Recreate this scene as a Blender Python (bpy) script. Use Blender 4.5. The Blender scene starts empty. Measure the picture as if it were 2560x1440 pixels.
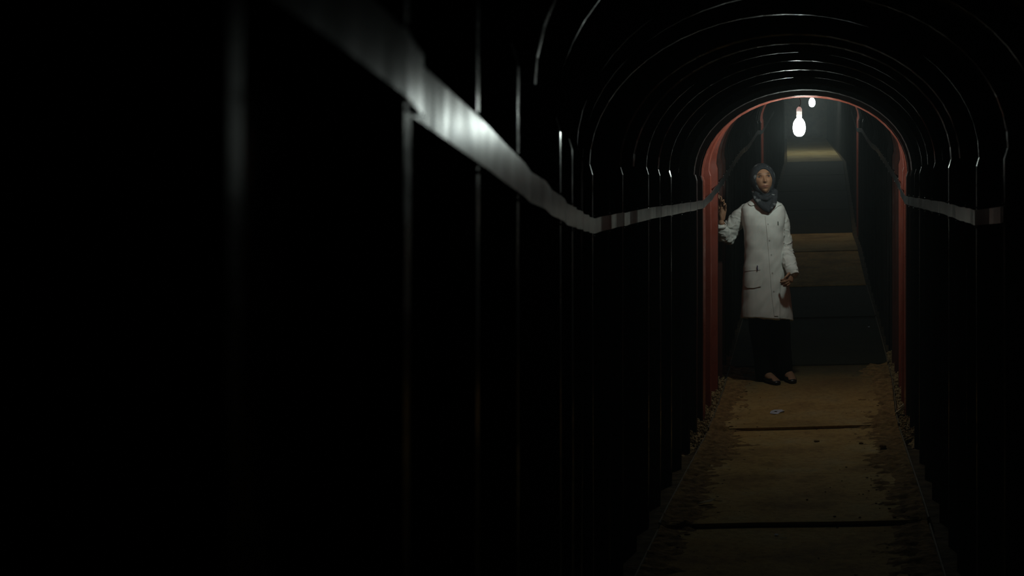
import bpy, bmesh, math, random
import numpy as np
from mathutils import Vector, Matrix, noise
from mathutils.bvhtree import BVHTree
from mathutils.geometry import delaunay_2d_cdt

random.seed(7); rng = np.random.default_rng(7)
scene = bpy.context.scene
GLOW_HAZE = .009
C = scene.collection

# ------------------------------------------------------------------ camera, world, exposure
cam_data = bpy.data.cameras.new('camera')
cam = bpy.data.objects.new('camera', cam_data); C.objects.link(cam)
cam.location = (0, 0, 0); cam.rotation_euler = (math.radians(90), 0, 0)
cam_data.sensor_width = 36.0
cam_data.lens = 50.0
cam_data.shift_x = -730.0 / 2560.0
cam_data.clip_start = 0.02
cam_data.dof.use_dof = True
cam_data.dof.focus_distance = 9.9
cam_data.dof.aperture_fstop = 6.3
scene.camera = cam
world = bpy.data.worlds.new('world'); scene.world = world; world.use_nodes = True
world.node_tree.nodes['Background'].inputs[0].default_value = (0, 0, 0, 1)
world.node_tree.nodes['Background'].inputs[1].default_value = 0.0
_v = world.node_tree.nodes.new('ShaderNodeVolumeScatter')        # thin haze added to give the bulbs their glow
_v.inputs['Density'].default_value = GLOW_HAZE; _v.inputs['Anisotropy'].default_value = .35; _v.inputs['Color'].default_value = (.9, 1, 1, 1)
world.node_tree.links.new(_v.outputs[0], world.node_tree.nodes['World Output'].inputs['Volume'])
vs = scene.view_settings
vs.view_transform = 'Standard'; vs.look = 'None'; vs.gamma = 1.0; vs.use_curve_mapping = False
vs.exposure = 0.0
scene.cycles.max_bounces = 6; scene.cycles.diffuse_bounces = 3; scene.cycles.glossy_bounces = 4
BULB_STRENGTH = (128.0, 120.0, 900.0)      # the three bare bulbs, near to far
BULB_COLOUR = (0.86, 1.0, 0.93)

# ------------------------------------------------------------------ helpers
F = 3556.0
def at(x, y, Y):                              # a measured point of the photograph at distance Y metres
    return Vector(((x - 2010.0) * Y / F, Y, (720.0 - y) * Y / F))

def mesh_obj(name, verts, faces, mat=None, parent=None, smooth=False):
    me = bpy.data.meshes.new(name)
    me.from_pydata([tuple(v) for v in verts], [], [tuple(f) for f in faces])
    if smooth: me.polygons.foreach_set('use_smooth', [True] * len(me.polygons))
    me.update()
    return link(name, me, mat, parent)

def link(name, me, mat=None, parent=None):
    o = bpy.data.objects.new(name, me); C.objects.link(o)
    if mat is not None:
        me.materials.clear(); me.materials.append(mat)
    if parent is not None:
        o.parent = parent
        o.matrix_parent_inverse = Matrix.Translation(parent.location).inverted()
    return o

def tag(o, label=None, cat=None, group=None, kind=None):
    for k, v in (('label', label), ('category', cat), ('group', group), ('kind', kind)):
        if v: o[k] = v
    return o

def empty(name, loc):
    o = bpy.data.objects.new(name, None); o.location = loc; o.empty_display_size = .05
    C.objects.link(o); return o

def fix_normals(o):
    bm = bmesh.new(); bm.from_mesh(o.data)
    bmesh.ops.recalc_face_normals(bm, faces=bm.faces); bm.to_mesh(o.data); bm.free()

class Geo:                                    # collects closed shapes
    def __init__(s): s.v = []; s.f = []
    def add(s, v, f):
        n = len(s.v); s.v += [tuple(p) for p in v]; s.f += [tuple(i + n for i in q) for q in f]; return s
    def box(s, c, d, rot=None):
        vs_ = [Vector((x * d[0] / 2, y * d[1] / 2, z * d[2] / 2)) for x in (-1, 1) for y in (-1, 1) for z in (-1, 1)]
        if rot is not None: vs_ = [rot @ v for v in vs_]
        c = Vector(c)
        return s.add([v + c for v in vs_], [(0,1,3,2),(4,6,7,5),(0,4,5,1),(2,3,7,6),(0,2,6,4),(1,5,7,3)])
    def tube(s, pts, rad, n=14, ref=(0, 1, 0), caps=True):
        """closed tapered tube; rad entries are r or (r_across, r_along_ref)"""
        P = [Vector(p) for p in pts]; R = [(r, r) if not isinstance(r, tuple) else r for r in rad]
        if caps:                              # rounded ends
            d0 = (P[0] - P[1]).normalized(); d1 = (P[-1] - P[-2]).normalized()
            m0 = min(R[0]); m1 = min(R[-1])
            P = [P[0] + d0 * m0 * .92, P[0] + d0 * m0 * .6] + P + [P[-1] + d1 * m1 * .6, P[-1] + d1 * m1 * .92]
            R = [(R[0][0] * .38, R[0][1] * .38), (R[0][0] * .8, R[0][1] * .8)] + R + [(R[-1][0] * .8, R[-1][1] * .8), (R[-1][0] * .38, R[-1][1] * .38)]
        vs_, fs = [], []
        for i, p in enumerate(P):
            t = (P[min(i + 1, len(P) - 1)] - P[max(i - 1, 0)]).normalized()
            b = Vector(ref) - t * t.dot(Vector(ref))
            b = b.normalized() if b.length > 1e-4 else t.orthogonal().normalized()
            a = t.cross(b).normalized()
            for k in range(n):
                w = 2 * math.pi * k / n
                vs_.append(p + a * math.cos(w) * R[i][0] + b * math.sin(w) * R[i][1])
        for i in range(len(P) - 1):
            for k in range(n):
                fs.append((i * n + k, i * n + (k + 1) % n, (i + 1) * n + (k + 1) % n, (i + 1) * n + k))
        fs.append(tuple(range(n - 1, -1, -1))); fs.append(tuple(range((len(P) - 1) * n, len(P) * n)))
        return s.add(vs_, fs)
    def ball(s, c, r, M=None, nu=20, nv=12, fn=None):
        c = Vector(c); vs_ = [Vector((0, 0, -1))]
        for j in range(1, nv):
            ph = -math.pi / 2 + math.pi * j / nv
            for i in range(nu):
                th = 2 * math.pi * i / nu
                vs_.append(Vector((math.cos(ph) * math.cos(th), math.cos(ph) * math.sin(th), math.sin(ph))))
        vs_.append(Vector((0, 0, 1)))
        fs = [(0, 1 + (i + 1) % nu, 1 + i) for i in range(nu)]
        for j in range(nv - 2):
            for i in range(nu):
                a = 1 + j * nu
                fs.append((a + i, a + (i + 1) % nu, a + nu + (i + 1) % nu, a + nu + i))
        last = len(vs_) - 1; a = 1 + (nv - 2) * nu
        fs += [(a + i, a + (i + 1) % nu, last) for i in range(nu)]
        out = []
        for v in vs_:
            p = Vector((v.x * r[0], v.y * r[1], v.z * r[2]))
            if fn: p = fn(p)
            out.append(c + (M @ p if M is not None else p))
        return s.add(out, fs)
    def lathe(s, c, prof, n=24):              # prof: (radius, z) from bottom to top
        vs_, fs = [], []
        for r, z in prof:
            for k in range(n):
                w = 2 * math.pi * k / n
                vs_.append((c[0] + r * math.cos(w), c[1] + r * math.sin(w), c[2] + z))
        for i in range(len(prof) - 1):
            for k in range(n):
                fs.append((i * n + k, i * n + (k + 1) % n, (i + 1) * n + (k + 1) % n, (i + 1) * n + k))
        fs.append(tuple(range(n - 1, -1, -1))); fs.append(tuple(range((len(prof) - 1) * n, len(prof) * n)))
        return s.add(vs_, fs)
    def obj(s, name, mat, parent=None, smooth=False):
        return mesh_obj(name, s.v, s.f, mat, parent, smooth)

def fuse(geo, voxel, smooth=4, cutters=()):   # closed shapes -> one continuous surface
    tmp = geo.obj('tmp', None); fix_normals(tmp)
    m = tmp.modifiers.new('r', 'REMESH'); m.mode = 'VOXEL'; m.voxel_size = voxel; m.adaptivity = 0
    if smooth:
        m = tmp.modifiers.new('s', 'SMOOTH'); m.factor = .5; m.iterations = smooth
    cs = []
    for g in cutters:
        c = g.obj('cut', None); fix_normals(c); cs.append(c)
        m = tmp.modifiers.new('b', 'BOOLEAN'); m.operation = 'DIFFERENCE'; m.solver = 'EXACT'; m.object = c
    dg = bpy.context.evaluated_depsgraph_get()
    me = bpy.data.meshes.new_from_object(tmp.evaluated_get(dg))
    for o in [tmp] + cs: 
        d = o.data; bpy.data.objects.remove(o); bpy.data.meshes.remove(d)
    me.polygons.foreach_set('use_smooth', [True] * len(me.polygons))
    return me

def get_co(me):
    a = np.empty(len(me.vertices) * 3); me.vertices.foreach_get('co', a); return a.reshape(-1, 3)
def get_no(me):
    a = np.empty(len(me.vertices) * 3); me.vertex_normals.foreach_get('vector', a); return a.reshape(-1, 3)
def set_co(me, a): me.vertices.foreach_set('co', a.ravel()); me.update()

# ------------------------------------------------------------------ materials
def newmat(name):
    m = bpy.data.materials.new(name); m.use_nodes = True
    nt = m.node_tree; b = nt.nodes['Principled BSDF']; return m, nt, b
def nz(nt, scale, detail=4, rough=.55, coord='Object', stretch=None):
    tc = nt.nodes.new('ShaderNodeTexCoord'); n = nt.nodes.new('ShaderNodeTexNoise')
    n.inputs['Scale'].default_value = scale; n.inputs['Detail'].default_value = detail; n.inputs['Roughness'].default_value = rough
    if stretch:
        mp = nt.nodes.new('ShaderNodeMapping'); mp.inputs['Scale'].default_value = stretch
        nt.links.new(tc.outputs[coord], mp.inputs[0]); nt.links.new(mp.outputs[0], n.inputs['Vector'])
    else: nt.links.new(tc.outputs[coord], n.inputs['Vector'])
    return n
def ramp(nt, src, stops):
    r = nt.nodes.new('ShaderNodeValToRGB'); e = r.color_ramp.elements
    while len(e) > len(stops): e.remove(e[-1])
    while len(e) < len(stops): e.new(.5)
    for k, (p, c) in enumerate(stops):
        e[k].position = p; e[k].color = (*c, 1) if len(c) == 3 else c
    nt.links.new(src, r.inputs[0]); return r
def bump(nt, b, src, strength, dist):
    u = nt.nodes.new('ShaderNodeBump'); u.inputs['Strength'].default_value = strength; u.inputs['Distance'].default_value = dist
    nt.links.new(src, u.inputs['Height']); nt.links.new(u.outputs[0], b.inputs['Normal']); return u
def simple(name, col, rough=.6, metal=0.0, col2=None, scale=20, bmp=0, bdist=.002, spec=.5, stretch=None):
    m, nt, b = newmat(name)
    b.inputs['Roughness'].default_value = rough; b.inputs['Metallic'].default_value = metal
    b.inputs['Specular IOR Level'].default_value = spec
    n = nz(nt, scale, stretch=stretch)
    c2 = col2 or tuple(x * .8 for x in col)
    r = ramp(nt, n.outputs['Fac'], [(.35, c2), (.65, col)])
    nt.links.new(r.outputs[0], b.inputs['Base Color'])
    if bmp: bump(nt, b, n.outputs['Fac'], bmp, bdist)
    return m

def paint_mat(name, c1, c2, r0=.20, spec=.3):
    m, nt, b = newmat(name)
    n = nz(nt, 9, 6, .6); r = ramp(nt, n.outputs['Fac'], [(.3, c1), (.7, c2)])
    chips = nz(nt, 55, 3, .7); rc = ramp(nt, chips.outputs['Fac'], [(.735, (0, 0, 0)), (.76, (1, 1, 1))])
    mx = nt.nodes.new('ShaderNodeMix'); mx.data_type = 'RGBA'
    nt.links.new(rc.outputs[0], mx.inputs[0]); nt.links.new(r.outputs[0], mx.inputs[6]); mx.inputs[7].default_value = (*[.5 * q + .10 for q in c2], 1)
    nt.links.new(mx.outputs[2], b.inputs['Base Color'])
    rn = nz(nt, 7, 5, .65); rr = ramp(nt, rn.outputs['Fac'], [(.38, (r0 - .03,) * 3), (.50, (r0 + .10,) * 3), (.62, (r0 + .35,) * 3)]); nt.links.new(rr.outputs[0], b.inputs['Roughness'])
    dn = nz(nt, 5, 2, .5); bump(nt, b, dn.outputs['Fac'], .4, .012)
    b.inputs['Specular IOR Level'].default_value = spec
    return m
def board_mat(name, t=(1, 1, 1), dim_range=None):
    m, nt, b = newmat(name)
    n = nz(nt, 2.2, 8, .62); n2 = nz(nt, 26, 6, .7)
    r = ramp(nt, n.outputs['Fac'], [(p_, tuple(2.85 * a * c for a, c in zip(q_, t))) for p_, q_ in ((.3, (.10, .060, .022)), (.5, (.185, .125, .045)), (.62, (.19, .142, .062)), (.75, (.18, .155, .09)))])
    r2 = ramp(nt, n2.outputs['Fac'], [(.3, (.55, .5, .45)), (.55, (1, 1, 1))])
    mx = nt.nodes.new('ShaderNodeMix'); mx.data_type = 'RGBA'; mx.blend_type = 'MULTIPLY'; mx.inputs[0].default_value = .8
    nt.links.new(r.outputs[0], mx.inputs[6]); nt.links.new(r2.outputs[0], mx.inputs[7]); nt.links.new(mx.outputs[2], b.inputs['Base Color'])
    if dim_range:                                  # dimming past the bulb painted into the colour, broken up by noise
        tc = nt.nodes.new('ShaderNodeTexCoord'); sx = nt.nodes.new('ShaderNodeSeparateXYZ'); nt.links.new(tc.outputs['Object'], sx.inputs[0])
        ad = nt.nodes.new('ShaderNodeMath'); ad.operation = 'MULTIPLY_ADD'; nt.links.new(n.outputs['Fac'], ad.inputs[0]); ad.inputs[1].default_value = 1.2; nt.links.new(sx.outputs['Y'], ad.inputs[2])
        mr = nt.nodes.new('ShaderNodeMapRange'); mr.inputs[1].default_value = dim_range[0] + .6; mr.inputs[2].default_value = dim_range[1] + .6; mr.inputs[4].default_value = .85; nt.links.new(ad.outputs[0], mr.inputs[0])
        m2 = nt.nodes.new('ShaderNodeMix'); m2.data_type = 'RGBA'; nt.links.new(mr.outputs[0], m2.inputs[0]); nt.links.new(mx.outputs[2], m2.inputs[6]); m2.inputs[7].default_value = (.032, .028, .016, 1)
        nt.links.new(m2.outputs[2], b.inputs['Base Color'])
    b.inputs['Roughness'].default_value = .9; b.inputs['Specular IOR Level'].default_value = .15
    bump(nt, b, n2.outputs['Fac'], .6, .01)
    return m
def metal_strip_mat():
    m, nt, b = newmat('galvanised_flat_bar')
    n = nz(nt, 7, 3, .5, stretch=(1, .6, .3)); r = ramp(nt, n.outputs['Fac'], [(.35, (.15, .16, .16)), (.65, (.25, .26, .26))])
    nt.links.new(r.outputs[0], b.inputs['Base Color']); b.inputs['Metallic'].default_value = .75; b.inputs['Roughness'].default_value = .24
    bump(nt, b, n.outputs['Fac'], .5, .012); return m
def emit_mat(name, strength):
    m, nt, b = newmat(name)
    b.inputs['Base Color'].default_value = (.9, .9, .9, 1)
    b.inputs['Emission Color'].default_value = (*BULB_COLOUR, 1); b.inputs['Emission Strength'].default_value = strength
    return m
def attr_mat(name, rough, bscale=300, bstr=.1):
    m, nt, b = newmat(name)
    a = nt.nodes.new('ShaderNodeAttribute'); a.attribute_name = 'tint'
    nt.links.new(a.outputs['Color'], b.inputs['Base Color']); b.inputs['Roughness'].default_value = rough
    n = nz(nt, bscale); bump(nt, b, n.outputs['Fac'], bstr, .001)
    return m
def cloth_mat():
    m, nt, b = newmat('white_cotton_cloth')
    n = nz(nt, 6, 5, .6); r = ramp(nt, n.outputs['Fac'], [(.3, (.56, .59, .55)), (.7, (.66, .69, .65))])
    nt.links.new(r.outputs[0], b.inputs['Base Color']); b.inputs['Roughness'].default_value = .9; b.inputs['Specular IOR Level'].default_value = .1
    n2 = nz(nt, 420, 2); bump(nt, b, n2.outputs['Fac'], .25, .001)
    return m
def scarf_mat():
    m, nt, b = newmat('printed_scarf_cloth')
    n = nz(nt, 15, 2, .5); n2 = nz(nt, 70, 2, .6)
    r = ramp(nt, n.outputs['Fac'], [(.0, (.022, .026, .031)), (.57, (.028, .033, .038)), (.61, (.15, .17, .175)), (.70, (.22, .24, .24))])
    r2 = ramp(nt, n2.outputs['Fac'], [(.40, (.55,) * 3), (.5, (1, 1, 1))])
    mx = nt.nodes.new('ShaderNodeMix'); mx.data_type = 'RGBA'; mx.blend_type = 'MULTIPLY'; mx.inputs[0].default_value = .8
    nt.links.new(r.outputs[0], mx.inputs[6]); nt.links.new(r2.outputs[0], mx.inputs[7]); nt.links.new(mx.outputs[2], b.inputs['Base Color'])
    b.inputs['Roughness'].default_value = .8; b.inputs['Specular IOR Level'].default_value = .2
    return m

RED = paint_mat('red_oxide_painted_steel', (.20, .046, .029), (.24, .058, .036), .28)
BROWN = paint_mat('dark_brown_painted_steel', (.045, .014, .010), (.060, .020, .014), .5, .15)
BLACK = paint_mat('black_painted_steel', (.010, .009, .009), (.015, .0135, .013))
MATT = paint_mat('dull_black_steel', (.010, .009, .008), (.016, .013, .012), .55, .10)
def plate_paint(i):
    Y = RING[i]
    if abs(Y - 9.07) < .01 or abs(Y - 9.45) < .01: return RED
    if abs(Y - 8.63) < .01 or abs(Y - 9.83) < .01 or abs(Y - 10.2) < .01: return BROWN
    if abs(RING[i + 1] - 19.4) < .01 or abs(Y - 19.4) < .01: return RED
    return BLACK if Y < 9 else MATT
BOARD = board_mat('dusty_plywood'); DARKBOARD = board_mat('dark_plywood', (.040, .052, .065)); BRIGHTENED_OCHRE = board_mat('brightened_ochre_plywood', (1.7, 1.5, 1.2)); MIXED = board_mat('part_dimmed_plywood', (.84, .84, .84), (9.5, 10.5)); PALE = board_mat('pale_dry_earth_board', (.85, .92, 1.15)); STRIP = metal_strip_mat()  # a plain darker sheet, and one with bulb light painted in as brightness
EARTH = simple('packed_earth', (.13, .09, .045), .95, col2=(.06, .038, .018), scale=9, bmp=.8, bdist=.03, spec=.1)
DIRT = simple('loose_dirt', (.32, .20, .078), .95, col2=(.14, .08, .032), scale=28, bmp=.8, bdist=.01, spec=.1)
SAND = simple('sandy_rubble', (.40, .29, .14), .95, col2=(.22, .15, .07), scale=30, bmp=.5, bdist=.006, spec=.1)
BATTEN = simple('worn_batten_wood', (.20, .15, .08), .8, col2=(.10, .07, .035), scale=14, stretch=(8, 1, 8))
BOLT = simple('bolt_steel', (.6, .6, .6), .3, metal=.9)
SOCKET = simple('white_plastic_socket', (.80, .77, .75), .5, col2=(.76, .73, .71))
_b = SOCKET.node_tree.nodes['Principled BSDF']; _b.inputs['Subsurface Weight'].default_value = 1.0; _b.inputs['Subsurface Radius'].default_value = (1, 1, 1); _b.inputs['Subsurface Scale'].default_value = .03; _b.inputs['Emission Color'].default_value = (1, .95, .93, 1); _b.inputs['Emission Strength'].default_value = .20   # translucent holder, bulb light on it added as a glow of its own
CORD = simple('black_cord', (.012, .012, .014), .5)
PAPER = simple('white_paper', (.62, .66, .74), .8)
SHAVING = simple('pale_wood_shaving', (.42, .34, .19), .8)
CLOTH = cloth_mat(); SCARF = scarf_mat(); SKIN = attr_mat('skin', .55); EYE = attr_mat('eye', .15, 50, 0)
BLACKCLOTH = simple('black_cloth', (.008, .007, .007), .95, spec=.1)
UNDER = simple('black_underscarf', (.010, .010, .012), .9, spec=.1)
SHOE = simple('black_shoe_leather', (.010, .010, .011), .35)
BUTTON = simple('pale_button', (.50, .52, .48), .4)
INK = simple('blue_pen_plastic', (.010, .010, .10), .3)
DARKMARK = simple('dark_green_plastic', (.02, .04, .03), .5)

# ------------------------------------------------------------------ tunnel geometry
def tab(*p): 
    a = np.array(p, float); return lambda Y: float(np.interp(Y, a[:, 0], a[:, 1]))
floor_z = tab((-3, -1.2), (2.2, -1.2), (3.5, -1.185), (4.84, -1.15), (6.6, -1.01), (7.9, -.93), (9.07, -.855), (9.45, -.79), (9.83, -.71), (10.2, -.64),
              (10.75, -.56), (11.6, -.42), (13.1, -.20), (14.4, -.03), (15.5, .15), (17.5, .49), (19.4, .715), (29.9, 2.66), (45, 4.8))
half_w = tab((-3, .655), (4.84, .655), (9.07, .646), (9.45, .635), (9.83, .625), (10.2, .618), (11.5, .622), (19.4, .65), (45, .65))
mid_x = tab((-3, .451 + .321), (4.84, -.066), (9.07, .0015), (9.45, .015), (9.83, .030), (10.2, .035), (19.4, .077), (29.9, .23), (45, .04))
ROLL = .022
A = [-1.25, -.76, -.28, .2, .68, 1.15, 1.64, 2.14, 2.62, 3.15, 3.64, 4.05, 4.45]
B = [4.84, 5.18, 5.55, 5.93, 6.34, 6.79, 7.26, 7.73, 8.19, 8.63]
Cc = [9.07, 9.45, 9.83, 10.2]
n = 22; Cc += [10.2 + (19.4 - 10.2) * k / n for k in range(1, n + 1)]
D = [19.4 + .47 * k for k in range(1, 53)]
RING = A + B + Cc + D
WALL_TOP = 1.55

def wall_pt(Y, side, h, off, Yz=None):                 # h above the floor line, off outward from the crest
    x = mid_x(Y) + side * (half_w(Y) + off)
    return (x, Y, floor_z(Y if Yz is None else Yz) + h + ROLL * (x - mid_x(Y)))
def roof_pt(Y, t, off, Yz=None):                       # t 0..1 from left shoulder to right shoulder
    a, b_ = half_w(Y) + .012, .505
    th = math.pi * (1 - t)
    cx, cz = math.cos(th), math.sin(th)
    nx, nz_ = cx / a, cz / b_; l = math.hypot(nx, nz_)
    if t in (0, 1): nx, nz_, l = cx, 0, 1
    x = a * cx + off * nx / l; z = WALL_TOP + .03 + b_ * cz + off * nz_ / l
    xx = mid_x(Y) + x
    return (xx, Y, floor_z(Y if Yz is None else Yz) + z + ROLL * x)
def profile(y0, y1, cw=.042):                          # one pressed plate: crest flange, flank, pan, flank up to the next crest
    return [(y0 - .001, .002), (y0 + .003, 0), (y0 + cw, 0), (y0 + cw + .014, .008), (y0 + cw + .022, .052), (y1 - .016, .052), (y1 - .006, .006), (y1 - .002, .002)]

EARTHBACK = .16
def backing(name, side):
    ys = np.linspace(-1.3, 43.9, 90); v, f = [], []
    for Y in ys:
        for off in (EARTHBACK, EARTHBACK + .1):
            for h in (-.4, 1.75): v.append(wall_pt(Y, side, h, off))
    for i in range(len(ys) - 1):
        a, b = i * 4, i * 4 + 4
        f += [(a, a + 1, b + 1, b), (a + 2, b + 2, b + 3, a + 3), (a + 1, a + 3, b + 3, b + 1), (a, b, b + 2, a + 2)]
    f += [(0, 2, 3, 1), (len(v) - 4, len(v) - 3, len(v) - 1, len(v) - 2)]
    return tag(mesh_obj(name, v, f, EARTH), kind='structure', label='earth behind the steel wall plates of the tunnel')
wall_left = backing('wall_left', -1); wall_right = backing('wall_right', 1)
v, f = [], []
ys = np.linspace(-1.3, 43.9, 90); NT = 12
for Y in ys:
    for off in (EARTHBACK, EARTHBACK + .1):
        for k in range(NT + 1): v.append(roof_pt(Y, k / NT, off))
W = NT + 1
for i in range(len(ys) - 1):
    for k in range(NT):
        a = i * 2 * W + k; b = a + 2 * W
        f += [(a, b, b + 1, a + 1), (a + W, a + W + 1, b + W + 1, b + W)]
ceiling = tag(mesh_obj('ceiling', v, f, EARTH), kind='structure', label='earth above the arched steel roof plates')

def plate(name, parent, pts_fn, us, idx):
    y0, y1 = RING[idx], RING[idx + 1]
    v, f = [], []; pr = profile(y0, y1, .08 if abs(y0 - 9.07) < .01 else .024); n = len(us); j = rng.normal(0, .0015); tw = rng.normal(0, .0018); yaw = rng.normal(0, .0022) * (.6 if y0 < 2.6 else 1)
    for q, (Y, off) in enumerate(pr):
        for u in us:
            dent = (yaw + .0022 * noise.noise(Vector((u * 8, y0 * 3, len(us))))) * (1 if q == 2 else -1 if q == 1 else 0)
            v.append(pts_fn(Y, u, off + j + tw * math.sin(u * 2.3 + y0) + dent, y0 if y0 > 9 and q < 4 else Y))
    for i in range(len(pr) - 1):
        for k in range(n - 1):
            f.append((i * n + k, i * n + k + 1, (i + 1) * n + k + 1, (i + 1) * n + k))
    return mesh_obj(name, v, f, plate_paint(idx), parent)
hs = [-.22, .35, .8, 1.2, 1.37, 1.5, WALL_TOP, WALL_TOP + .035]
ts = [k / 28 for k in range(29)]
for i in range(len(RING) - 1):
    plate('steel_panel', wall_left, lambda Y, u, o, z: wall_pt(Y, -1, u, o + (.010 if u > WALL_TOP else 0), z), hs, i)
    plate('steel_panel', wall_right, lambda Y, u, o, z: wall_pt(Y, 1, u, o + (.010 if u > WALL_TOP else 0), z), hs, i)
    plate('roof_panel', ceiling, lambda Y, u, o, z: roof_pt(Y, u, o, z), ts, i)

def end_wall(name, Y, d):
    g = Geo(); g.box((mid_x(Y), Y, floor_z(Y) + 1.0), (2.0, d, 2.8)); return tag(g.obj(name, EARTH), kind='structure', label='earth face closing the tunnel')
end_wall('wall_back', -1.38, .1); end_wall('wall_front', 44.0, .1)

# floor: packed earth with plywood sheets laid end over end
v, f = [], []
ys = np.arange(-1.3, 44, .25); xs = np.linspace(-.86, .86, 15)
for Y in ys:
    for x in xs:
        z = floor_z(Y) - .028 + ROLL * x + .012 * noise.noise(Vector((x * 4, Y * 4, 0)))
        v.append((mid_x(Y) + x, Y, z))
n = len(xs)
f = [(i * n + k, i * n + k + 1, (i + 1) * n + k + 1, (i + 1) * n + k) for i in range(len(ys) - 1) for k in range(n - 1)]
floor = tag(mesh_obj('floor', v, f, EARTH, smooth=True), kind='structure', label='packed earth tunnel floor under dusty plywood sheets')
SEAM = [-1.25, 1.2, 3.7, 6.22, 8.79, 10.62, 12.65, 14.7, 17.2, 19.6, 22.1, 24.6, 27.2, 29.9, 32.4, 34.9, 37.4, 40, 43.8]
BW = .585
def board_top(Y, x=0):
    for i in range(len(SEAM) - 1):
        if SEAM[i] <= Y < SEAM[i + 1]:
            t = (Y - SEAM[i]) / (SEAM[i + 1] - SEAM[i]); return floor_z(Y) + (.018 if SEAM[i] < 10 else .009 if SEAM[i] < 18 else .003) * (1 - t) - .002 + ROLL * x
    return floor_z(Y)
for i in range(len(SEAM) - 1):
    y0, y1 = SEAM[i], SEAM[i + 1]; m = max(2, int((y1 - y0) / .3)); v, f = [], []
    sk = rng.normal(0, .006); nx = 9
    for a in range(m + 1):
        Y = y0 + (y1 - .004 - y0) * a / m
        for b in range(nx):
            x = (-1 + 2 * b / (nx - 1)) * BW
            v.append((mid_x(Y) + x, Y + sk * x, board_top(min(Y, y1 - 1e-4), x) + .004 * noise.noise(Vector((x * 2, Y * 2, 5)))))
    nt_ = len(v)
    v += [(p[0], p[1], p[2] - .016) for p in v]
    for a in range(m):
        for b in range(nx - 1):
            q = (a * nx + b, a * nx + b + 1, (a + 1) * nx + b + 1, (a + 1) * nx + b); f.append(q); f.append(tuple(k + nt_ for k in q[::-1]))
    for b in range(nx - 1):
        f.append((b, nt_ + b, nt_ + b + 1, b + 1)); e = m * nx; f.append((e + b, e + b + 1, nt_ + e + b + 1, nt_ + e + b))
    for a in range(m):
        f.append((a * nx, (a + 1) * nx, nt_ + (a + 1) * nx, nt_ + a * nx)); e = nx - 1
        f.append((a * nx + e, nt_ + a * nx + e, nt_ + (a + 1) * nx + e, (a + 1) * nx + e))
    bd = mesh_obj('floor_board', v, f, BRIGHTENED_OCHRE if 14 < y0 < 16 else MIXED if 8 < y0 < 10 else DARKBOARD if 10 < y0 < 14 or 19 < y0 < 29 else PALE if y0 > 29 else BOARD, floor)
    if y0 < 13:
        for s in (-1, 1):
            g = Geo()
            pts = [(mid_x(Y) + s * (BW + .006), Y, board_top(Y, s * BW) + .003) for Y in np.linspace(y0 + .02, y1 - .02, 9)]
            g.tube(pts, [.0055] * 9, n=6, ref=(0, 0, 1)); g.obj('edge_batten', BATTEN, bd)

# rubble in the gap between sheets and wall plates, dirt trodden along the sheets' edges
g = Geo()
for s in (-1, 1):
    for k in range(900):
        Y = rng.uniform(8.2, 11.0); x = s * rng.uniform(BW + .012, half_w(Y) + .045); r = .003 + .011 * rng.random() ** 3
        sh = [rng.uniform(.7, 1.2) for _ in range(3)]
        g.ball((mid_x(Y) + x, Y, floor_z(Y) + ROLL * x - .006 + r * .5 + (abs(x) - BW) * .35), [r * q for q in sh], nu=6, nv=4)
for s in (-1, 1):                               # the sand the stones lie in
    ys = np.arange(8.1, 11.0, .03); us = np.linspace(BW + .004, .70, 7); v = []
    for Y in ys:
        for u in us: v.append((mid_x(Y) + s * u, Y, floor_z(Y) + ROLL * s * u - .018 + (u - BW) * .42 - .08 * max(0, 8.7 - Y) + .014 * noise.noise(Vector((s * u * 30, Y * 16, 0))) + .008 * noise.noise(Vector((s * u * 70, Y * 60, 0)))))
    n = len(us); ff = [(i * n + k, i * n + k + 1, (i + 1) * n + k + 1, (i + 1) * n + k) for i in range(len(ys) - 1) for k in range(n - 1)]
    g.add(v, ff if s > 0 else [q[::-1] for q in ff])
tag(g.obj('gravel', SAND), 'pale sandy rubble filling the gap along the foot of the steel walls', 'rubble', kind='stuff')
v, f = [], []
for s in (-1, 1):
    ys = np.arange(4.6, 10.6, .016); us = np.linspace(0, 1, 20); base = len(v)
    for Y in ys:
        wv = .13 + .12 * (noise.noise(Vector((s * 3, Y * 1.3, 2))) + .3) + .05 * (6.9 < Y < 8.9)
        for u in us:
            x = s * (BW - .004 - u * .34); q = u * .34 / max(wv, .04)
            p = Vector((x * 14, Y * 14, 1))
            h = (1 - q) * .022 + .016 * noise.noise(p) + .010 * noise.noise(p * 3.1) - .004
            v.append((mid_x(Y) + x, Y, board_top(Y, x) + min(max(h, -.012), .03)))
    n = len(us)
    ff = [(base + i * n + k, base + i * n + k + 1, base + (i + 1) * n + k + 1, base + (i + 1) * n + k) for i in range(len(ys) - 1) for k in range(n - 1)]
    f += ff if s < 0 else [q[::-1] for q in ff]
tag(mesh_obj('dirt', v, f, DIRT, smooth=True), 'dark trodden dirt heaped along both edges of the floor sheets', 'dirt', kind='stuff')
g = Geo()
for k in range(300):
    Y = rng.uniform(4.6, 10.5); e = rng.beta(.6, 1.8); x = rng.choice((-1, 1)) * BW * (1 - e * .95); r = rng.uniform(.002, .007) * (1.3 if e < .3 else .8)
    g.ball((mid_x(Y) + x, Y, board_top(Y, x) + r * .35), (r * rng.uniform(.8, 1.8), r, r * .5), nu=6, nv=4)
tag(g.obj('crumbs', DIRT), 'scattered crumbs of earth lying over the plywood floor sheets', 'dirt crumbs', kind='stuff')

bar_up = tab((-3, .04), (.9, .032), (1.6, .014), (4.84, .005), (6.8, .006), (9.07, .033), (10.5, .06), (13.6, .095), (19.4, .055), (45, .055))
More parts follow.
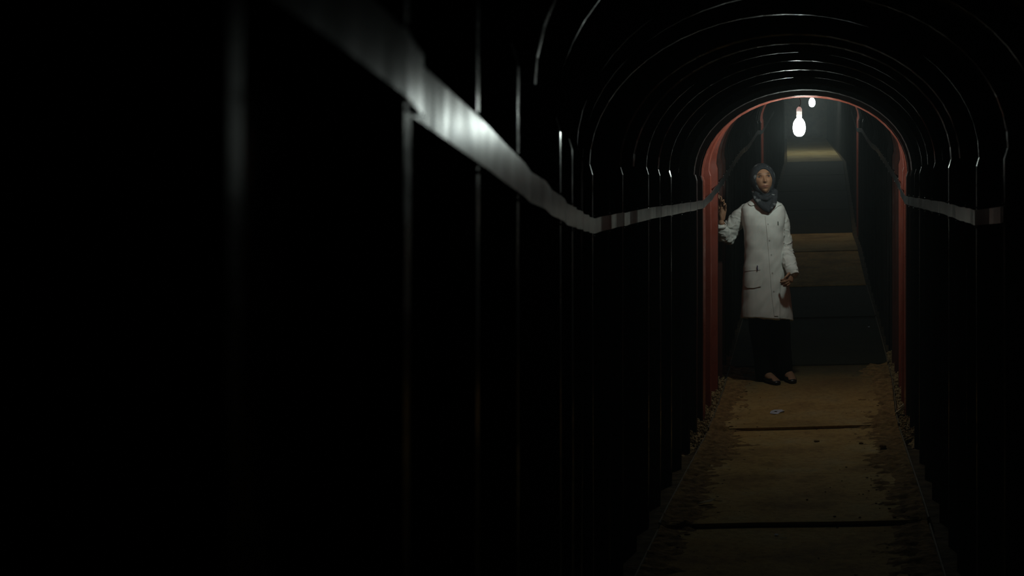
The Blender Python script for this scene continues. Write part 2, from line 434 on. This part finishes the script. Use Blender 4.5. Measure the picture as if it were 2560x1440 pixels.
# flat metal bar along both walls
for idx, s in ((1, -1), (2, 1)):
    v, f = [], []; Ys = []
    for i in range(len(RING) - 1):
        if RING[i] > 24: break
        if s > 0 and RING[i] < 4.4: continue
        gap = RING[i + 1] - RING[i]
        Ys += [RING[i] + .004, RING[i] + (.02 if RING[i] < 1 else .08 if RING[i] < 4 else .04), RING[i] + gap * (.22 if 1 < RING[i] < 1.5 else .55)]
    for i, Y in enumerate(Ys):
        bow = (.001 + .005 * rng.random()) if i % 3 == 2 else rng.normal(0, .0014)
        if s < 0 and Y < 4.8:                   # knocked-in stretches
            q = i % 3; bow = ((0, .018, .009)[q] if Y < 1.14 else (0, 0, .014)[q] if Y < 1.6 else (0, 0, .001)[q] if Y < 2.1 else (0, 0, .007)[q])
        dz = rng.normal(0, .0012)
        for off, h in ((-.002 + bow, 1.344), (-.006 + bow, 1.344), (-.006 + bow, 1.396), (-.002 + bow, 1.396)):
            v.append(wall_pt(Y, s, h + dz + bar_up(Y), off))
    for i in range(len(Ys) - 1):
        for k in range(4):
            q = (i * 4 + k, i * 4 + (k + 1) % 4, (i + 1) * 4 + (k + 1) % 4, (i + 1) * 4 + k); f.append(q if s > 0 else q[::-1])
    tr = tag(mesh_obj('trim_%d' % idx, v, f, STRIP), kind='structure', label='flat grey metal bar running along the %s wall plates at shoulder height' % ('left' if s < 0 else 'right'))
    for i in range(4, len(RING)):
        Y = RING[i]
        if Y > 13: break
        if s > 0 and Y < 4.4: continue
        g = Geo()
        for h in (1.336, 1.404):
            c = Vector(wall_pt(Y + .022, s, h + bar_up(Y), -.003)); g.ball(c, (.0030, .0030, .0030), nu=8, nv=6)
        g.obj('bolt', BOLT, tr, True)

# ------------------------------------------------------------------ bare bulbs hanging from the roof
def lamp(Y, px, pz, label, strength):
    roof = max(roof_pt(Y, .5, .05)[2], pz + .2)
    t = empty('hanging_bulb', (px, Y, pz))
    tag(t, label, 'light bulb', 'bare bulbs hanging along the tunnel')
    g = Geo(); g.lathe((px, Y, pz), [(.004, -.060), (.018, -.057), (.031, -.046), (.039, -.026), (.041, -.004), (.040, .016), (.035, .034), (.028, .045), (.021, .055)], 28)
    b = g.obj('bulb', emit_mat('glowing_bulb', strength), t, True)
    g = Geo(); g.lathe((px, Y, pz), [(.0205, .0553), (.0175, .059), (.0165, .061), (.0165, .064)], 20); g.obj('bulb_collar', SOCKET, t, True)
    g = Geo(); g.lathe((px, Y, pz), [(.017, .0645), (.0185, .068), (.0185, .085), (.0175, .088), (.0185, .091), (.0185, .118), (.011, .130), (.006, .133)], 20); g.obj('socket', SOCKET, t, True)
    g = Geo(); top = roof; z0 = pz + .130
    pts = [(px + .010 * math.sin(k * 1.1) * (1 if 0 < k < 6 else 0), Y, z0 + (top - z0) * k / 6) for k in range(7)]
    g.tube(pts, [.0025] * 7, n=6, ref=(0, 1, 0)); g.obj('cord', CORD, t, True)
    return t
p = at(1998, 318, 9.27)
lamp(9.27, p.x, p.z, 'large bright bare bulb with white socket hanging above the woman', BULB_STRENGTH[0])
p = at(2030, 256, 19.25)
lamp(19.25, p.x, p.z, 'small distant bare bulb glowing just under the top of the red arch', BULB_STRENGTH[1])
lamp(33.2, .2, floor_z(33.2) + 1.8, 'farthest bare bulb up the tunnel, behind the roof of the red arch', BULB_STRENGTH[2])

# ------------------------------------------------------------------ the woman in the white coat
YW = 10.0
def w(x, y, d=0.0): return at(x, y, YW + d)
px = YW / F
person = empty('person', w(1935, 957))
person.location.z = board_top(YW, -.2)
tag(person, 'woman in white lab coat and dark headscarf standing with one hand at wall', 'person')

HC = w(1907.8, 451.5, -.02)                      # head centre
HM = (Matrix.Rotation(math.radians(9.5), 3, 'Z') @ Matrix.Rotation(math.radians(-6), 3, 'Y') @ Matrix.Rotation(math.radians(-3), 3, 'X'))
# head-local: x to image right, -y to the front, z up
def ga(d, s): return math.exp(-(d / s) ** 2)
def head_fn(p):
    x, y, z = p.x, -p.y, p.z
    if z < .0:
        k = min(1, -z / .1)
        x *= 1 - .44 * k ** 1.6
        if y < 0: y *= 1 - .45 * k
        else: y *= 1 + .22 * k * k
    if y > 0:
        fr = max(0, min(1, y / .05))
        d = 0
        up = 0 if z > .030 else (1 if z < -.016 else (.030 - z) / .046)
        fall = 1 if z > -.018 else ga(z + .018, .008)
        d += .025 * up ** 1.0 * fall * ga(x, .0068 + .0022 * up)
        d += .006 * fall * ga(z + .017, .006) * (ga(x - .010, .005) + ga(x + .010, .005))
        for s in (-1, 1):
            d -= .013 * ga(x - s * .031, .0165) * ga(z - .020, .011)
            d += .005 * ga(x - s * .034, .018) * ga(z - .040, .008)
            d += .004 * ga(x - s * .037, .018) * ga(z + .012, .016)
        d += .009 * ga(x, .021) * ga(z + .049, .011)
        d -= .0065 * ga(x, .022) * ga(z + .049, .0025)
        d -= .004 * ga(x, .016) * ga(z + .066, .005)
        d += .008 * ga(x, .018) * ga(z + .086, .014)
        y += d * fr
    return Vector((x, -y, z))
def H(x, f_, z): return HC + HM @ Vector((x, -f_, z))   # head-local point, f_ = forward

body = Geo()
body.ball(HC, (.069, .086, .100), HM, nu=128, nv=110, fn=head_fn)
body.tube([H(0, -.01, -.06), w(1911, 492, .03), w(1910, 515, .06)], [.052, .050, .06], 18)
# trunk, arms, legs (mostly under the clothes)
body.tube([w(1909, 512, .05), w(1909, 560, .03), w(1911, 620, .04), w(1913, 690, .04), w(1914, 730, .05)], [(.10, .07), (.125, .085), (.105, .08), (.13, .09), (.12, .09)], 20)
RS, RE, RW = w(1861, 527, .06), w(1818, 600, .085), w(1803.5, 558, -.045)
LS, LE, LW = w(1944, 530, .06), w(1963, 620, .05), w(1979, 674, -.085)
body.tube([w(1885, 522, .05), RS, (RS + RE) / 2, RE], [.042, .036, .034, .032], 14)
body.tube([RE, (RE + RW) / 2, RW], [.034, .032, .0225], 14)
body.tube([w(1932, 522, .05), LS, (LS + LE) / 2, LE], [.042, .036, .034, .032], 14)
body.tube([LE, (LE + LW) / 2, LW], [.034, .032, .0225], 14)
# hand at the wall: palm upright, fingers reaching up and curling towards us
def palm(a, b, wid0, wid1, th, ref): body.tube([a, (a + b) / 2, b], [(wid0, th), ((wid0 + wid1) / 2, th * 1.1), (wid1, th * .9)], 16, ref)
p0, p1 = w(1804, 548, -.045), w(1806.5, 522, -.05)
palm(p0, p1, .024, .031, .013, (.35, -1, .1))
def finger(pts, r): body.tube(pts, [r, r * .97, r * .88, r * .72][:len(pts)], 10, (0, 1, .01))
finger([w(1798.5, 524, -.045), w(1797.5, 508, -.06), w(1797, 497, -.067), w(1796.5, 488, -.064)], .0085)
finger([w(1803.5, 522, -.05), w(1802.5, 506, -.075), w(1803, 496, -.088), w(1801, 491, -.098)], .0088)
finger([w(1808.5, 522, -.052), w(1808.8, 507, -.083), w(1808.5, 500, -.100), w(1805.5, 503, -.115)], .0086)
finger([w(1813, 526, -.05), w(1814.2, 514, -.078), w(1813, 509, -.093), w(1809.5, 513, -.104)], .0075)
finger([w(1801.5, 546, -.055), w(1799.5, 536, -.085), w(1802.5, 526, -.098), w(1804.5, 519, -.102)], .0095)
# hand holding the coat's edge: fingers pointing to the left across the cloth
h0, h1 = w(1979, 679, -.09), w(1973, 700, -.125)
palm(h0, h1, .024, .031, .013, (.55, -.8, .2))
finger([w(1968, 695.5, -.138), w(1962, 698, -.158), w(1956.5, 700, -.155), w(1952.5, 700.5, -.143)], .0084)
finger([w(1969, 701, -.138), w(1962, 704, -.160), w(1956, 705.5, -.157), w(1951.5, 706, -.143)], .0088)
finger([w(1971, 706, -.134), w(1964, 709.5, -.154), w(1958, 711, -.151), w(1953.5, 711, -.139)], .0084)
finger([w(1974, 710, -.126), w(1968, 714, -.144), w(1962.5, 715, -.142), w(1958.5, 715, -.133)], .0074)
finger([w(1976, 682, -.108), w(1970.5, 686, -.138), w(1966.5, 691, -.155), w(1962, 694.5, -.160)], .0095)
# legs and feet
def ground(x, Yp): return board_top(Yp, x - mid_x(Yp))
RA = w(1909, 926, .13); LA = w(1966, 918, .16)
body.tube([w(1899, 730, .05), w(1901, 815, .04), RA + Vector((0, 0, .05)), RA], [.075, .055, .036, .031], 16)
body.tube([w(1934, 730, .05), w(1954, 815, .06), LA + Vector((0, 0, .05)), LA], [.075, .055, .036, .031], 16)
def foot(ank, toe_dx, toe_dy):
    toe = Vector((ank.x + toe_dx, ank.y + toe_dy, 0)); toe.z = ground(toe.x, toe.y) + .024
    heel = Vector((ank.x - toe_dx * .22, ank.y - toe_dy * .22, 0)); heel.z = ground(heel.x, heel.y) + .036
    mid = Vector((ank.x + toe_dx * .5, ank.y + toe_dy * .5, 0)); mid.z = ground(mid.x, mid.y) + .040
    an = Vector((ank.x + toe_dx * .15, ank.y + toe_dy * .15, ground(ank.x, ank.y) + .050))
    body.tube([heel, an, mid, toe], [(.026, .028), (.030, .036), (.036, .027), (.030, .016)], 16, (0, 0, 1))
    return heel, mid, toe
fr = foot(RA, .095, -.140); fl = foot(LA, .045, -.135)
bme = fuse(body, .0027, 3)
bo = link('body', bme, SKIN, person)
co = get_co(bme); loc = (co - np.array(HC)) @ np.array(HM)       # head-local coordinates
X_, F_, Z_ = loc[:, 0], -loc[:, 1], loc[:, 2]
tint = np.tile(np.array([.29, .160, .090, 1.0]), (len(co), 1))
def paint(mask, col): 
    mask = np.clip(mask, 0, 1)[:, None]; tint[:, :3] = tint[:, :3] * (1 - mask) + np.array(col) * mask
front = (F_ > .03) & (np.abs(Z_) < .11) & (np.abs(X_) < .08)
G = lambda d, s: np.exp(-(d / s) ** 2)
paint(front * .95 * G(Z_ + .049, .0085) * G(X_, .021) ** .8, (.19, .066, .046))
paint(front * .95 * G(Z_ + .049, .0019) * G(X_, .019), (.07, .02, .015))
for s in (-1, 1):
    arc = Z_ - (.041 - 7.0 * (np.abs(X_) - .030) ** 2)
    paint(front * 1.15 * G(arc, .0036) * G(X_ - s * .032, .020) ** 1.1, (.022, .013, .009))
    paint(front * .75 * G(Z_ - .020, .0095) * G(X_ - s * .031, .016), (.16, .075, .045))
    paint(front * .95 * G(Z_ - (.0270 - 9 * (X_ - s * .031) ** 2), .0026) * G(X_ - s * .031, .016), (.02, .012, .01))
ca = bme.color_attributes.new('tint', 'FLOAT_COLOR', 'POINT'); ca.data.foreach_set('color', tint.ravel())

# eyes
bv = BVHTree.FromPolygons([tuple(c) for c in co], [tuple(p.vertices) for p in bme.polygons])
for s in (-1, 1):
    o0 = H(s * .031, .2, .0205); d0 = HM @ Vector((0, 1, 0))
    hit = bv.ray_cast(o0, d0)[0] or H(s * .031, .07, .0205)
    c = hit + d0 * .0068
    g = Geo(); g.ball(c, (.0140, .0115, .0082), HM, nu=28, nv=20)
    e = g.obj('eye', EYE, person, True)
    ec = get_co(e.data); el = (ec - np.array(c)) @ np.array(HM)
    rr = np.hypot(el[:, 0] - s * .0016 - .0006, el[:, 2] - .0006)
    col = np.tile(np.array([.24, .22, .20, 1.]), (len(ec), 1)); col[(rr < .0066) & (el[:, 1] < 0)] = (.03, .014, .008, 1); col[(rr < .0025) & (el[:, 1] < 0)] = (.003, .003, .003, 1)
    e.data.color_attributes.new('tint', 'FLOAT_COLOR', 'POINT').data.foreach_set('color', col.ravel())

# shoes: low black flats
for heel, mid, toe in (fr, fl):
    g = Geo(); d = (toe - heel); d.z = 0; d.normalize()
    hz = Vector((0, 0, .012))
    def q(p, dz): return Vector((p.x, p.y, ground(p.x, p.y) + dz))
    g.tube([q(heel - d * .008, .030), q(heel + d * .06, .024), q(mid, .021), q(toe - d * .03, .024), q(toe + d * .014, .016)],
           [(.031, .029), (.033, .023), (.041, .020), (.041, .023), (.028, .015)], 18, (0, 0, 1))
    link('shoe', fuse(g, .004, 3), SHOE, person)

# trousers
g = Geo()
g.tube([w(1913, 715, .05), w(1914, 760, .05)], [(.135, .10), (.14, .105)], 20)
g.tube([w(1896, 740, .05), w(1899, 820, .045), w(1906, 880, .09), w(1911, 938, .12)], [.080, .074, .068, .066], 18)
g.tube([w(1938, 740, .05), w(1950, 820, .06), w(1953, 870, .11), w(1959, 928, .14)], [.080, .076, .070, .064], 18)
tme = fuse(g, .007, 4); tc = get_co(tme); tn = get_no(tme)
dd = np.array([.007 * noise.noise(Vector((p[0] * 16, p[1] * 16, p[2] * 4))) for p in tc]); set_co(tme, tc + tn * dd[:, None])
link('trousers', tme, BLACKCLOTH, person)

# coat: trunk and sleeves fused, then folded
g = Geo()
rows = [(494, 1909, 22, .070, .055), (503, 1909, 36, .085, .055), (511, 1908, 47, .095, .05), (522, 1908, 55, .103, .045), (540, 1909, 55, .112, .035), (565, 1910, 52.5, .118, .03), (595, 1911, 50.5, .116, .03),
        (625, 1911, 50, .112, .035), (655, 1912, 52, .120, .04), (690, 1913.5, 57, .132, .045), (730, 1915, 61, .142, .045), (770, 1917, 64, .150, .045), (799, 1918, 66, .154, .045)]
n = 40; v, f = [], []
for (y, cx, hw_, dp, dy) in rows:
    c = w(cx, y, dy)
    for k in range(n):
        a = 2 * math.pi * k / n; ca_, sa = math.cos(a), math.sin(a)
        e = 2.4
        rx = abs(ca_) ** (2 / e) * math.copysign(1, ca_); ry = abs(sa) ** (2 / e) * math.copysign(1, sa)
        dip = .014 * (y == 799) * math.cos(a - 2.2)
        v.append((c.x + rx * hw_ * px, c.y - ry * dp - .10 * rx * hw_ * px * 0 + .05 * rx * .12, c.z + dip))
for i in range(len(rows) - 1):
    for k in range(n): f.append((i * n + k, i * n + (k + 1) % n, (i + 1) * n + (k + 1) % n, (i + 1) * n + k))
f.append(tuple(range(n))); f.append(tuple(range(len(v) - 1, len(v) - n - 1, -1))); g.add(v, f)
SRa = [w(1869, 526, .06), w(1851, 540, .065), w(1829, 570, .075), w(1816, 597, .075), w(1809, 588, .025), w(1806, 577, -.02), w(1804, 570, -.036)]
g.tube(SRa, [.054, .059, .060, .056, .053, .044, .038], 20)
SLa = [w(1944, 524, .06), w(1953, 550, .06), w(1959, 585, .055), w(1964, 620, .05), w(1971, 648, -.01), w(1979, 671, -.07), w(1982, 680, -.085)]
g.tube(SLa, [.053, .054, .052, .050, .047, .043, .042], 20)
cut = Geo()                                    # open front slit at the hem
ct = [w(1944, 778, -.4), w(1945.5, 779, -.4), w(1951.5, 815, -.4), w(1945.5, 815, -.4)]
cb = [p + Vector((0, .36, 0)) for p in ct]
cut.add(ct + cb, [(0, 1, 2, 3), (7, 6, 5, 4), (0, 4, 5, 1), (1, 5, 6, 2), (2, 6, 7, 3), (3, 7, 4, 0)])
cme = fuse(g, .0045, 6, [cut])
cc = get_co(cme); cn = get_no(cme)
def seg_d(P, pts):                             # distance to a polyline and position along it
    best = np.full(len(P), 9.); tt = np.zeros(len(P)); L = 0
    for a, b in zip(pts[:-1], pts[1:]):
        a, b = np.array(a), np.array(b); ab = b - a; l = np.linalg.norm(ab)
        t = np.clip(((P - a) @ ab) / (l * l), 0, 1); d = np.linalg.norm(P - (a + t[:, None] * ab), axis=1)
        m = d < best; best[m] = d[m]; tt[m] = L + t[m] * l; L += l
    return best, tt
dR, tR = seg_d(cc, SRa[1:]); dL, tL = seg_d(cc, SLa[1:])
imx = 2010 + cc[:, 0] * F / cc[:, 1]; imy = 720 - cc[:, 2] * F / cc[:, 1]
disp = np.zeros(len(cc))
for i, p in enumerate(cc):
    inR = dR[i] < .075 and imx[i] < 1857; inL = dL[i] < .066 and imx[i] > 1957
    if inR or inL:
        t = tR[i] if inR else tL[i]; ref = .17 if inR else .20
        ang = noise.noise(Vector((p[0] * 9, p[1] * 9, p[2] * 9))) * 2.0
        wv = math.sin(t * 125 + ang * 3 + p[1] * 30) * (.25 + .75 * math.exp(-((t - ref) / .10) ** 2))
        q1 = noise.noise(Vector((p[0] * 13 + 5, p[1] * 13, p[2] * 19))) + .5 * noise.noise(Vector((p[0] * 30, p[1] * 30, p[2] * 42)))
        rid = (1 - min(1, abs(q1) * 3.2)) ** 2
        disp[i] = .0018 * wv + .009 * rid * (.35 + .65 * math.exp(-((t - ref) / .11) ** 2)) + .006 * noise.noise(Vector((p[0] * 17, p[1] * 17, p[2] * 17)))
    else:
        low = min(1, max(0, (imy[i] - 610) / 140)); fx = .006 * low * noise.noise(Vector((p[0] * 15, p[1] * 6, p[2] * 2.4)))
        up = (1 - low) * .0045 * noise.noise(Vector((p[0] * 11 + p[2] * 9, p[1] * 5, p[2] * 7)))
        pull = .003 * noise.noise(Vector((p[0] * 26 - p[2] * 14, 3, p[2] * 10)))
        disp[i] = 1.5 * fx + 1.2 * up + 1.3 * pull
        if imy[i] > 684 and cc[i, 1] < 10.0:               # cloth drawn towards the hand that holds it
            xl = np.interp(imy[i], [684, 700, 740, 805], [1957, 1951, 1949, 1950]); u = imx[i] - xl
            disp[i] += .010 * math.exp(-max(0, -u) / 9) / (1 + math.exp(min(30, u / .8))) * min(1, (imy[i] - 684) / 20)
placx = np.interp(imy, [530, 600, 680, 740, 805], [1921, 1928.5, 1934.5, 1939, 1948])
fm = (cn[:, 1] < -.2) & (imy > 528) & (dR > .06) & (dL > .055)
set_co(cme, cc + cn * disp[:, None])
coat = link('lab_coat', cme, CLOTH, person)
cc = get_co(cme)
cbv = BVHTree.FromPolygons([tuple(c) for c in cc], [tuple(p.vertices) for p in cme.polygons])
def on_coat(x, y, off=0.0):
    o = Vector((0, 0, 0)); d = at(x, y, 1).normalized()
    h = cbv.ray_cast(d * 8.5, d, 3)
    if h[0] is None:                           # just past the outline: nearest point of the cloth
        h = cbv.find_nearest(w(x, y, -.05))
    return h[0] - d * off
def patch(name, poly, mat, parent, off, th, step=2.0):
    P = [Vector(p) for p in poly]; ring = []
    for a, b in zip(P, P[1:] + P[:1]):
        k = max(1, int((b - a).length / step)); ring += [a + (b - a) * i / k for i in range(k)]
    xs_ = [p.x for p in ring]; ys_ = [p.y for p in ring]; pts = list(ring)
    for x in np.arange(min(xs_) + step / 2, max(xs_), step):
        for y in np.arange(min(ys_) + step / 2, max(ys_), step): pts.append(Vector((x, y)))
    nb = len(ring)
    r = delaunay_2d_cdt(pts, [], [list(range(nb))], 1, .05)
    vv, ff = r[0], r[2]
    top = [on_coat(p.x, p.y, off) for p in vv]; bot = [on_coat(p.x, p.y, off - th) for p in vv]; m = len(vv)
    # outline edges
    cnt = {}
    for q in ff:
        for a, b in zip(q, q[1:] + q[:1]): cnt[(a, b)] = 1
    faces = [tuple(q) for q in ff] + [tuple(k + m for k in q[::-1]) for q in ff]
    for (a, b) in cnt:
        if (b, a) not in cnt: faces.append((a, a + m, b + m, b))
    o = mesh_obj(name, top + bot, faces, mat, parent); fix_normals(o)
    return o
patch('collar', [(1881, 486), (1873, 491), (1869, 496), (1868.5, 504), (1872, 511), (1878, 514), (1885, 512.5), (1892, 511), (1900, 517), (1912, 529), (1921, 537), (1915, 524), (1903, 509), (1893, 498), (1887, 488)], CLOTH, coat, .010, .008)
patch('collar', [(1939, 490), (1947, 497), (1951, 505), (1953, 513), (1946, 514), (1943, 517), (1936, 523), (1927, 532), (1921.5, 537), (1927, 525), (1935, 510)], CLOTH, coat, .010, .008)
patch('pocket', [(1858.5, 668), (1872, 666), (1900, 665), (1901.5, 690), (1902, 716), (1884, 720), (1868, 719.5), (1859, 712), (1856.8, 690)], CLOTH, coat, .006, .007)
patch('pocket_hem', [(1858.5, 667), (1872, 665), (1900, 664), (1901, 675), (1872, 677), (1858.5, 679)], CLOTH, coat, .009, .004)
ys_ = list(range(538, 800, 12)); px_ = [float(np.interp(y, [530, 600, 680, 740, 805], [1921.5, 1928.5, 1934.5, 1939, 1947.5])) for y in ys_]
patch('placket', [(x, y) for x, y in zip(px_, ys_)] + [(x - 9.5, y) for x, y in zip(px_[::-1], ys_[::-1])], CLOTH, coat, .0045, .005)
patch('pocket_mark', [(1944, 553.5), (1946, 553.5), (1946.4, 562.5), (1944.4, 562.5)], DARKMARK, coat, .004, .004, 1.0)['label'] = 'small dark mark on the breast'
for (bx, by) in ((1920, 560), (1924, 600), (1928.5, 637), (1931, 682), (1934.5, 728)):
    c = on_coat(bx, by, .0065); g = Geo(); g.tube([c + Vector((0, .004, 0)), c - Vector((0, .001, 0))], [.0048, .0048], 12, (0, 0, 1), caps=False); g.obj('button', BUTTON, coat)
# cuffs: turned edges where the hands come out
for pts, r in ((SRa, .045), (SLa, .044)):
    a, b = pts[-2], pts[-1]; d = (b - a).normalized(); u = d.orthogonal().normalized(); v2 = d.cross(u); rim = b + d * .022
    ring = [rim + (u * math.cos(t) + v2 * math.sin(t)) * (r * .82 + .003 * math.sin(3 * t)) for t in np.linspace(0, 2 * math.pi, 25)]
    g = Geo(); g.tube(ring, [(.0035, .010)] * 25, 8, tuple(d), caps=False); g.obj('cuff', CLOTH, coat, True)

# the pen clipped in the coat pocket
c = on_coat(1893, 671, .017)
g = Geo(); g.tube([c + Vector((.001, .004, -.012)), c + Vector((0, .0, .016)), c + Vector((.0005, 0, .019))], [.0032, .0032, .0026], 10)
g.box(c + Vector((.002, -.004, .013)), (.005, .0025, .004))
pen = tag(g.obj('pen', INK), 'dark blue pen clipped to the pocket of the white coat', 'pen')

# headscarf
g = Geo()
g.ball(HC + HM @ Vector((-.003, .014, .014)), (.093, .098, .112), HM, nu=40, nv=30)
g.tube([H(0, -.005, -.03), w(1911.5, 482, .02), w(1912.5, 500, .03), w(1910, 515, .05)], [(.076, .080), (.070, .076), (.067, .078), (.078, .07)], 24)
g.tube([w(1912, 492, -.03), w(1915, 505, -.055), w(1919, 521, -.075), w(1921.5, 529, -.083)], [(.062, .032), (.052, .030), (.027, .020), (.010, .012)], 20)
g.tube([w(1884, 478, .0), w(1889, 494, -.05), w(1900, 510, -.085), w(1912, 522, -.098), w(1922, 529, -.095)], [(.018, .018), (.021, .017), (.022, .015), (.018, .013), (.010, .010)], 14)
g.tube([w(1939, 478, .0), w(1938, 495, -.05), w(1934, 511, -.083), w(1926, 523, -.095)], [(.018, .02), (.021, .018), (.019, .015), (.012, .011)], 14)
g.tube([w(1887, 482, -.045), w(1902, 496, -.085), w(1917, 498, -.092), w(1932, 488, -.055)], [(.012, .010), (.013, .010), (.013, .010), (.012, .010)], 12)
cut = Geo(); FX, FZ, FC = .0605, .090, -.010
def oval(t, sx=1., sz=1.):
    z = math.sin(t); x = math.cos(t) * (1 - .26 * max(0, -z) ** 1.4)
    return x * FX * sx, FC + z * FZ * sz
ov = [oval(t) for t in np.linspace(0, 2 * math.pi, 49)[:-1]]
cv = [H(x, .2, z) for x, z in ov] + [H(x * .97, -.02, z * .97) for x, z in ov]; k = len(ov)
cut.add(cv, [tuple(range(k)), tuple(range(2 * k - 1, k - 1, -1))] + [(i, k + i, k + (i + 1) % k, (i + 1) % k) for i in range(k)])
sme = fuse(g, .005, 4, [cut])
sc_, sn = get_co(sme), get_no(sme)
lz = (sc_ - np.array(HC)) @ np.array(HM)
dd = np.array([.0045 * noise.noise(Vector((p[0] * 18 + p[2] * 16, p[1] * 10, p[2] * 22))) for p in sc_]) * np.clip((-lz[:, 2] - .02) / .05, .15, 1)
inner = (lz[:, 1] < -.01) & ((lz[:, 0] / (FX * 1.06)) ** 2 + ((lz[:, 2] - FC) / (FZ * 1.06)) ** 2 < 1)
dd[inner] = 0
set_co(sme, sc_ + sn * dd[:, None])
link('headscarf', sme, SCARF, person)
scv = BVHTree.FromPolygons([tuple(c) for c in get_co(sme)], [tuple(p.vertices) for p in sme.polygons])
ring = []
for t in np.linspace(math.radians(-12), math.radians(192), 40):
    x, z = oval(t, .975, .975); ring.append(H(x, .058 - .020 * (abs(x) / FX) ** 2 - .02 * max(0, z / FZ) ** 2, z))
g = Geo(); g.tube(ring, [((.003 + .011 * math.sin(math.pi * k / 39) ** .6), .004 + .012 * math.sin(math.pi * k / 39) ** .6) for k in range(40)], 10, tuple(HM @ Vector((0, -1, 0)))); g.obj('underscarf', UNDER, person, True)

# ------------------------------------------------------------------ litter and stones on the floor
def lay(poly, Y0, px0, th, name, mat, label, cat, hole=None, tilt=0.0, lift=.001, group=None):
    """a flat outline in metres round its own centre, laid on the sheet at its distance"""
    cx = (px0 - 2010) * Y0 / F
    pts = [Vector(p) for p in poly]; cons = [list(range(len(pts)))]; allp = list(pts)
    if hole:
        hl = [Vector(p) for p in hole]; cons.append(list(range(len(pts), len(pts) + len(hl)))); allp += hl
    r = delaunay_2d_cdt(allp, [], cons, 2 if hole else 1, 1e-5); vv, ff = r[0], r[2]
    def inside(p, pl):
        c = False
        for a, b in zip(pl, pl[1:] + pl[:1]):
            if (a.y > p.y) != (b.y > p.y) and p.x < (b.x - a.x) * (p.y - a.y) / (b.y - a.y) + a.x: c = not c
        return c
    if hole: ff = [q for q in ff if not inside(sum((vv[k] for k in q), Vector((0, 0))) / len(q), hl)]
    o_ = Vector((cx, Y0, board_top(Y0, cx - mid_x(Y0))))
    def up(p, dz):
        Yp = Y0 + p.y; return Vector((cx + p.x, Yp, board_top(Yp, cx + p.x - mid_x(Yp)) + lift + tilt * (p.x + .05) + dz + .006 * noise.noise(Vector((p.x * 30, p.y * 30, 4))) + .004))
    m = len(vv); top = [up(p, th) for p in vv]; bot = [up(p, 0) for p in vv]
    es = {(a, b) for q in ff for a, b in zip(q, q[1:] + q[:1])}
    faces = [tuple(q) for q in ff] + [tuple(k + m for k in q[::-1]) for q in ff] + [(a, a + m, b + m, b) for a, b in es if (b, a) not in es]
    ob = mesh_obj(name, [p - o_ for p in top + bot], faces, mat); fix_normals(ob); ob.location = o_
    return tag(ob, label, cat, group)
lay([(-.048, -.035), (-.02, -.055), (.006, -.05), (.02, -.01), (.047, .0), (.050, .02), (.032, .03), (.034, .05), (.01, .06), (-.02, .058), (-.042, .02)], 9.28, 1943, .0012, 'paper_scrap', PAPER,
    'white cut paper scrap with a hole on the floor before the woman', 'paper', hole=[(-.024, -.006), (-.006, -.012), (.004, .006), (-.014, .012)])
lay([(-.040, -.020), (-.01, -.034), (.022, -.024), (.042, .012), (.02, .018), (-.012, .004)], 6.62, 1766, .0015, 'wood_shaving', SHAVING,
    'pale leaf shaped wood shaving on the left edge of the nearest lit sheet', 'shaving', tilt=.16)
lay([(-.010, -.008), (.006, -.010), (.010, .004), (-.004, .010)], 6.06, 1941, .001, 'paper_scrap', PAPER, 'tiny torn white paper bit on the nearest dark floor sheet', 'paper')
lay([(-.014, -.004), (.016, .002), (.014, .006), (-.012, .004)], 6.0, 1959, .001, 'straw', SHAVING, 'thin pale straw beside the tiny torn paper bit', 'straw')
lay([(-.008, -.012), (.009, -.009), (.007, .013), (-.009, .010)], 12.1, 2172, .001, 'paper_scrap', PAPER, 'white speck of paper on the dark slope by the right wall', 'paper')
# broken wood offcut leaning on the dirt by the right wall
c = Vector(((2253 - 2010) * 9.15 / F, 9.15, board_top(9.15, .6) + .035))
g = Geo(); R = Matrix.Rotation(math.radians(-38), 3, 'Y') @ Matrix.Rotation(math.radians(25), 3, 'Z')
g.box((0, 0, 0), (.085, .05, .016), R); g.box(R @ Vector((.02, 0, .012)), (.045, .04, .010), R @ Matrix.Rotation(.2, 3, 'Z')); g.box(R @ Vector((-.047, .008, 0)), (.02, .026, .013), R)
o = g.obj('wood_offcut', SAND); o.location = c; o.data.materials[0] = SHAVING
tag(o, 'splintered pale wood offcut leaning at the foot of the right wall', 'wood piece')
def stone(Yp, pxx, r, mat, name, label, cat, group=None, dz=.0):
    cx = (pxx - 2010) * Yp / F; g = Geo()
    ph = rng.uniform(0, 9)
    g.ball((0, 0, 0), r, nu=12, nv=8, fn=lambda p: p * (1 + .28 * noise.noise(p * 55 + Vector((ph, ph, 0)))))
    o = g.obj(name, mat, None, False); o.location = (cx, Yp, board_top(Yp, cx - mid_x(Yp)) + r[2] * .7 + dz)
    return tag(o, label, cat, group)
stone(9.62, 2252, (.014, .02, .024), SAND, 'rubble_block', 'pale rubble lump at the right wall foot, behind the wood offcut', 'stone', dz=.01)
stone(8.32, 2042, (.018, .014, .006), DIRT, 'clod', 'small dark clod in the middle of the sheet below the raised seam', 'clod')
stone(8.20, 2153, (.014, .012, .008), DIRT, 'clod', 'dark round clod right of the middle, just below the raised seam', 'clod')
stone(8.0, 2208, (.022, .018, .012), DIRT, 'clod', 'larger dirt clod in the right edge dirt of the lit sheet', 'clod', dz=.012)
stone(9.55, 2155, (.030, .012, .004), DIRT, 'clod', 'flat dark smear of earth on the bright sheet near the right wall', 'clod')
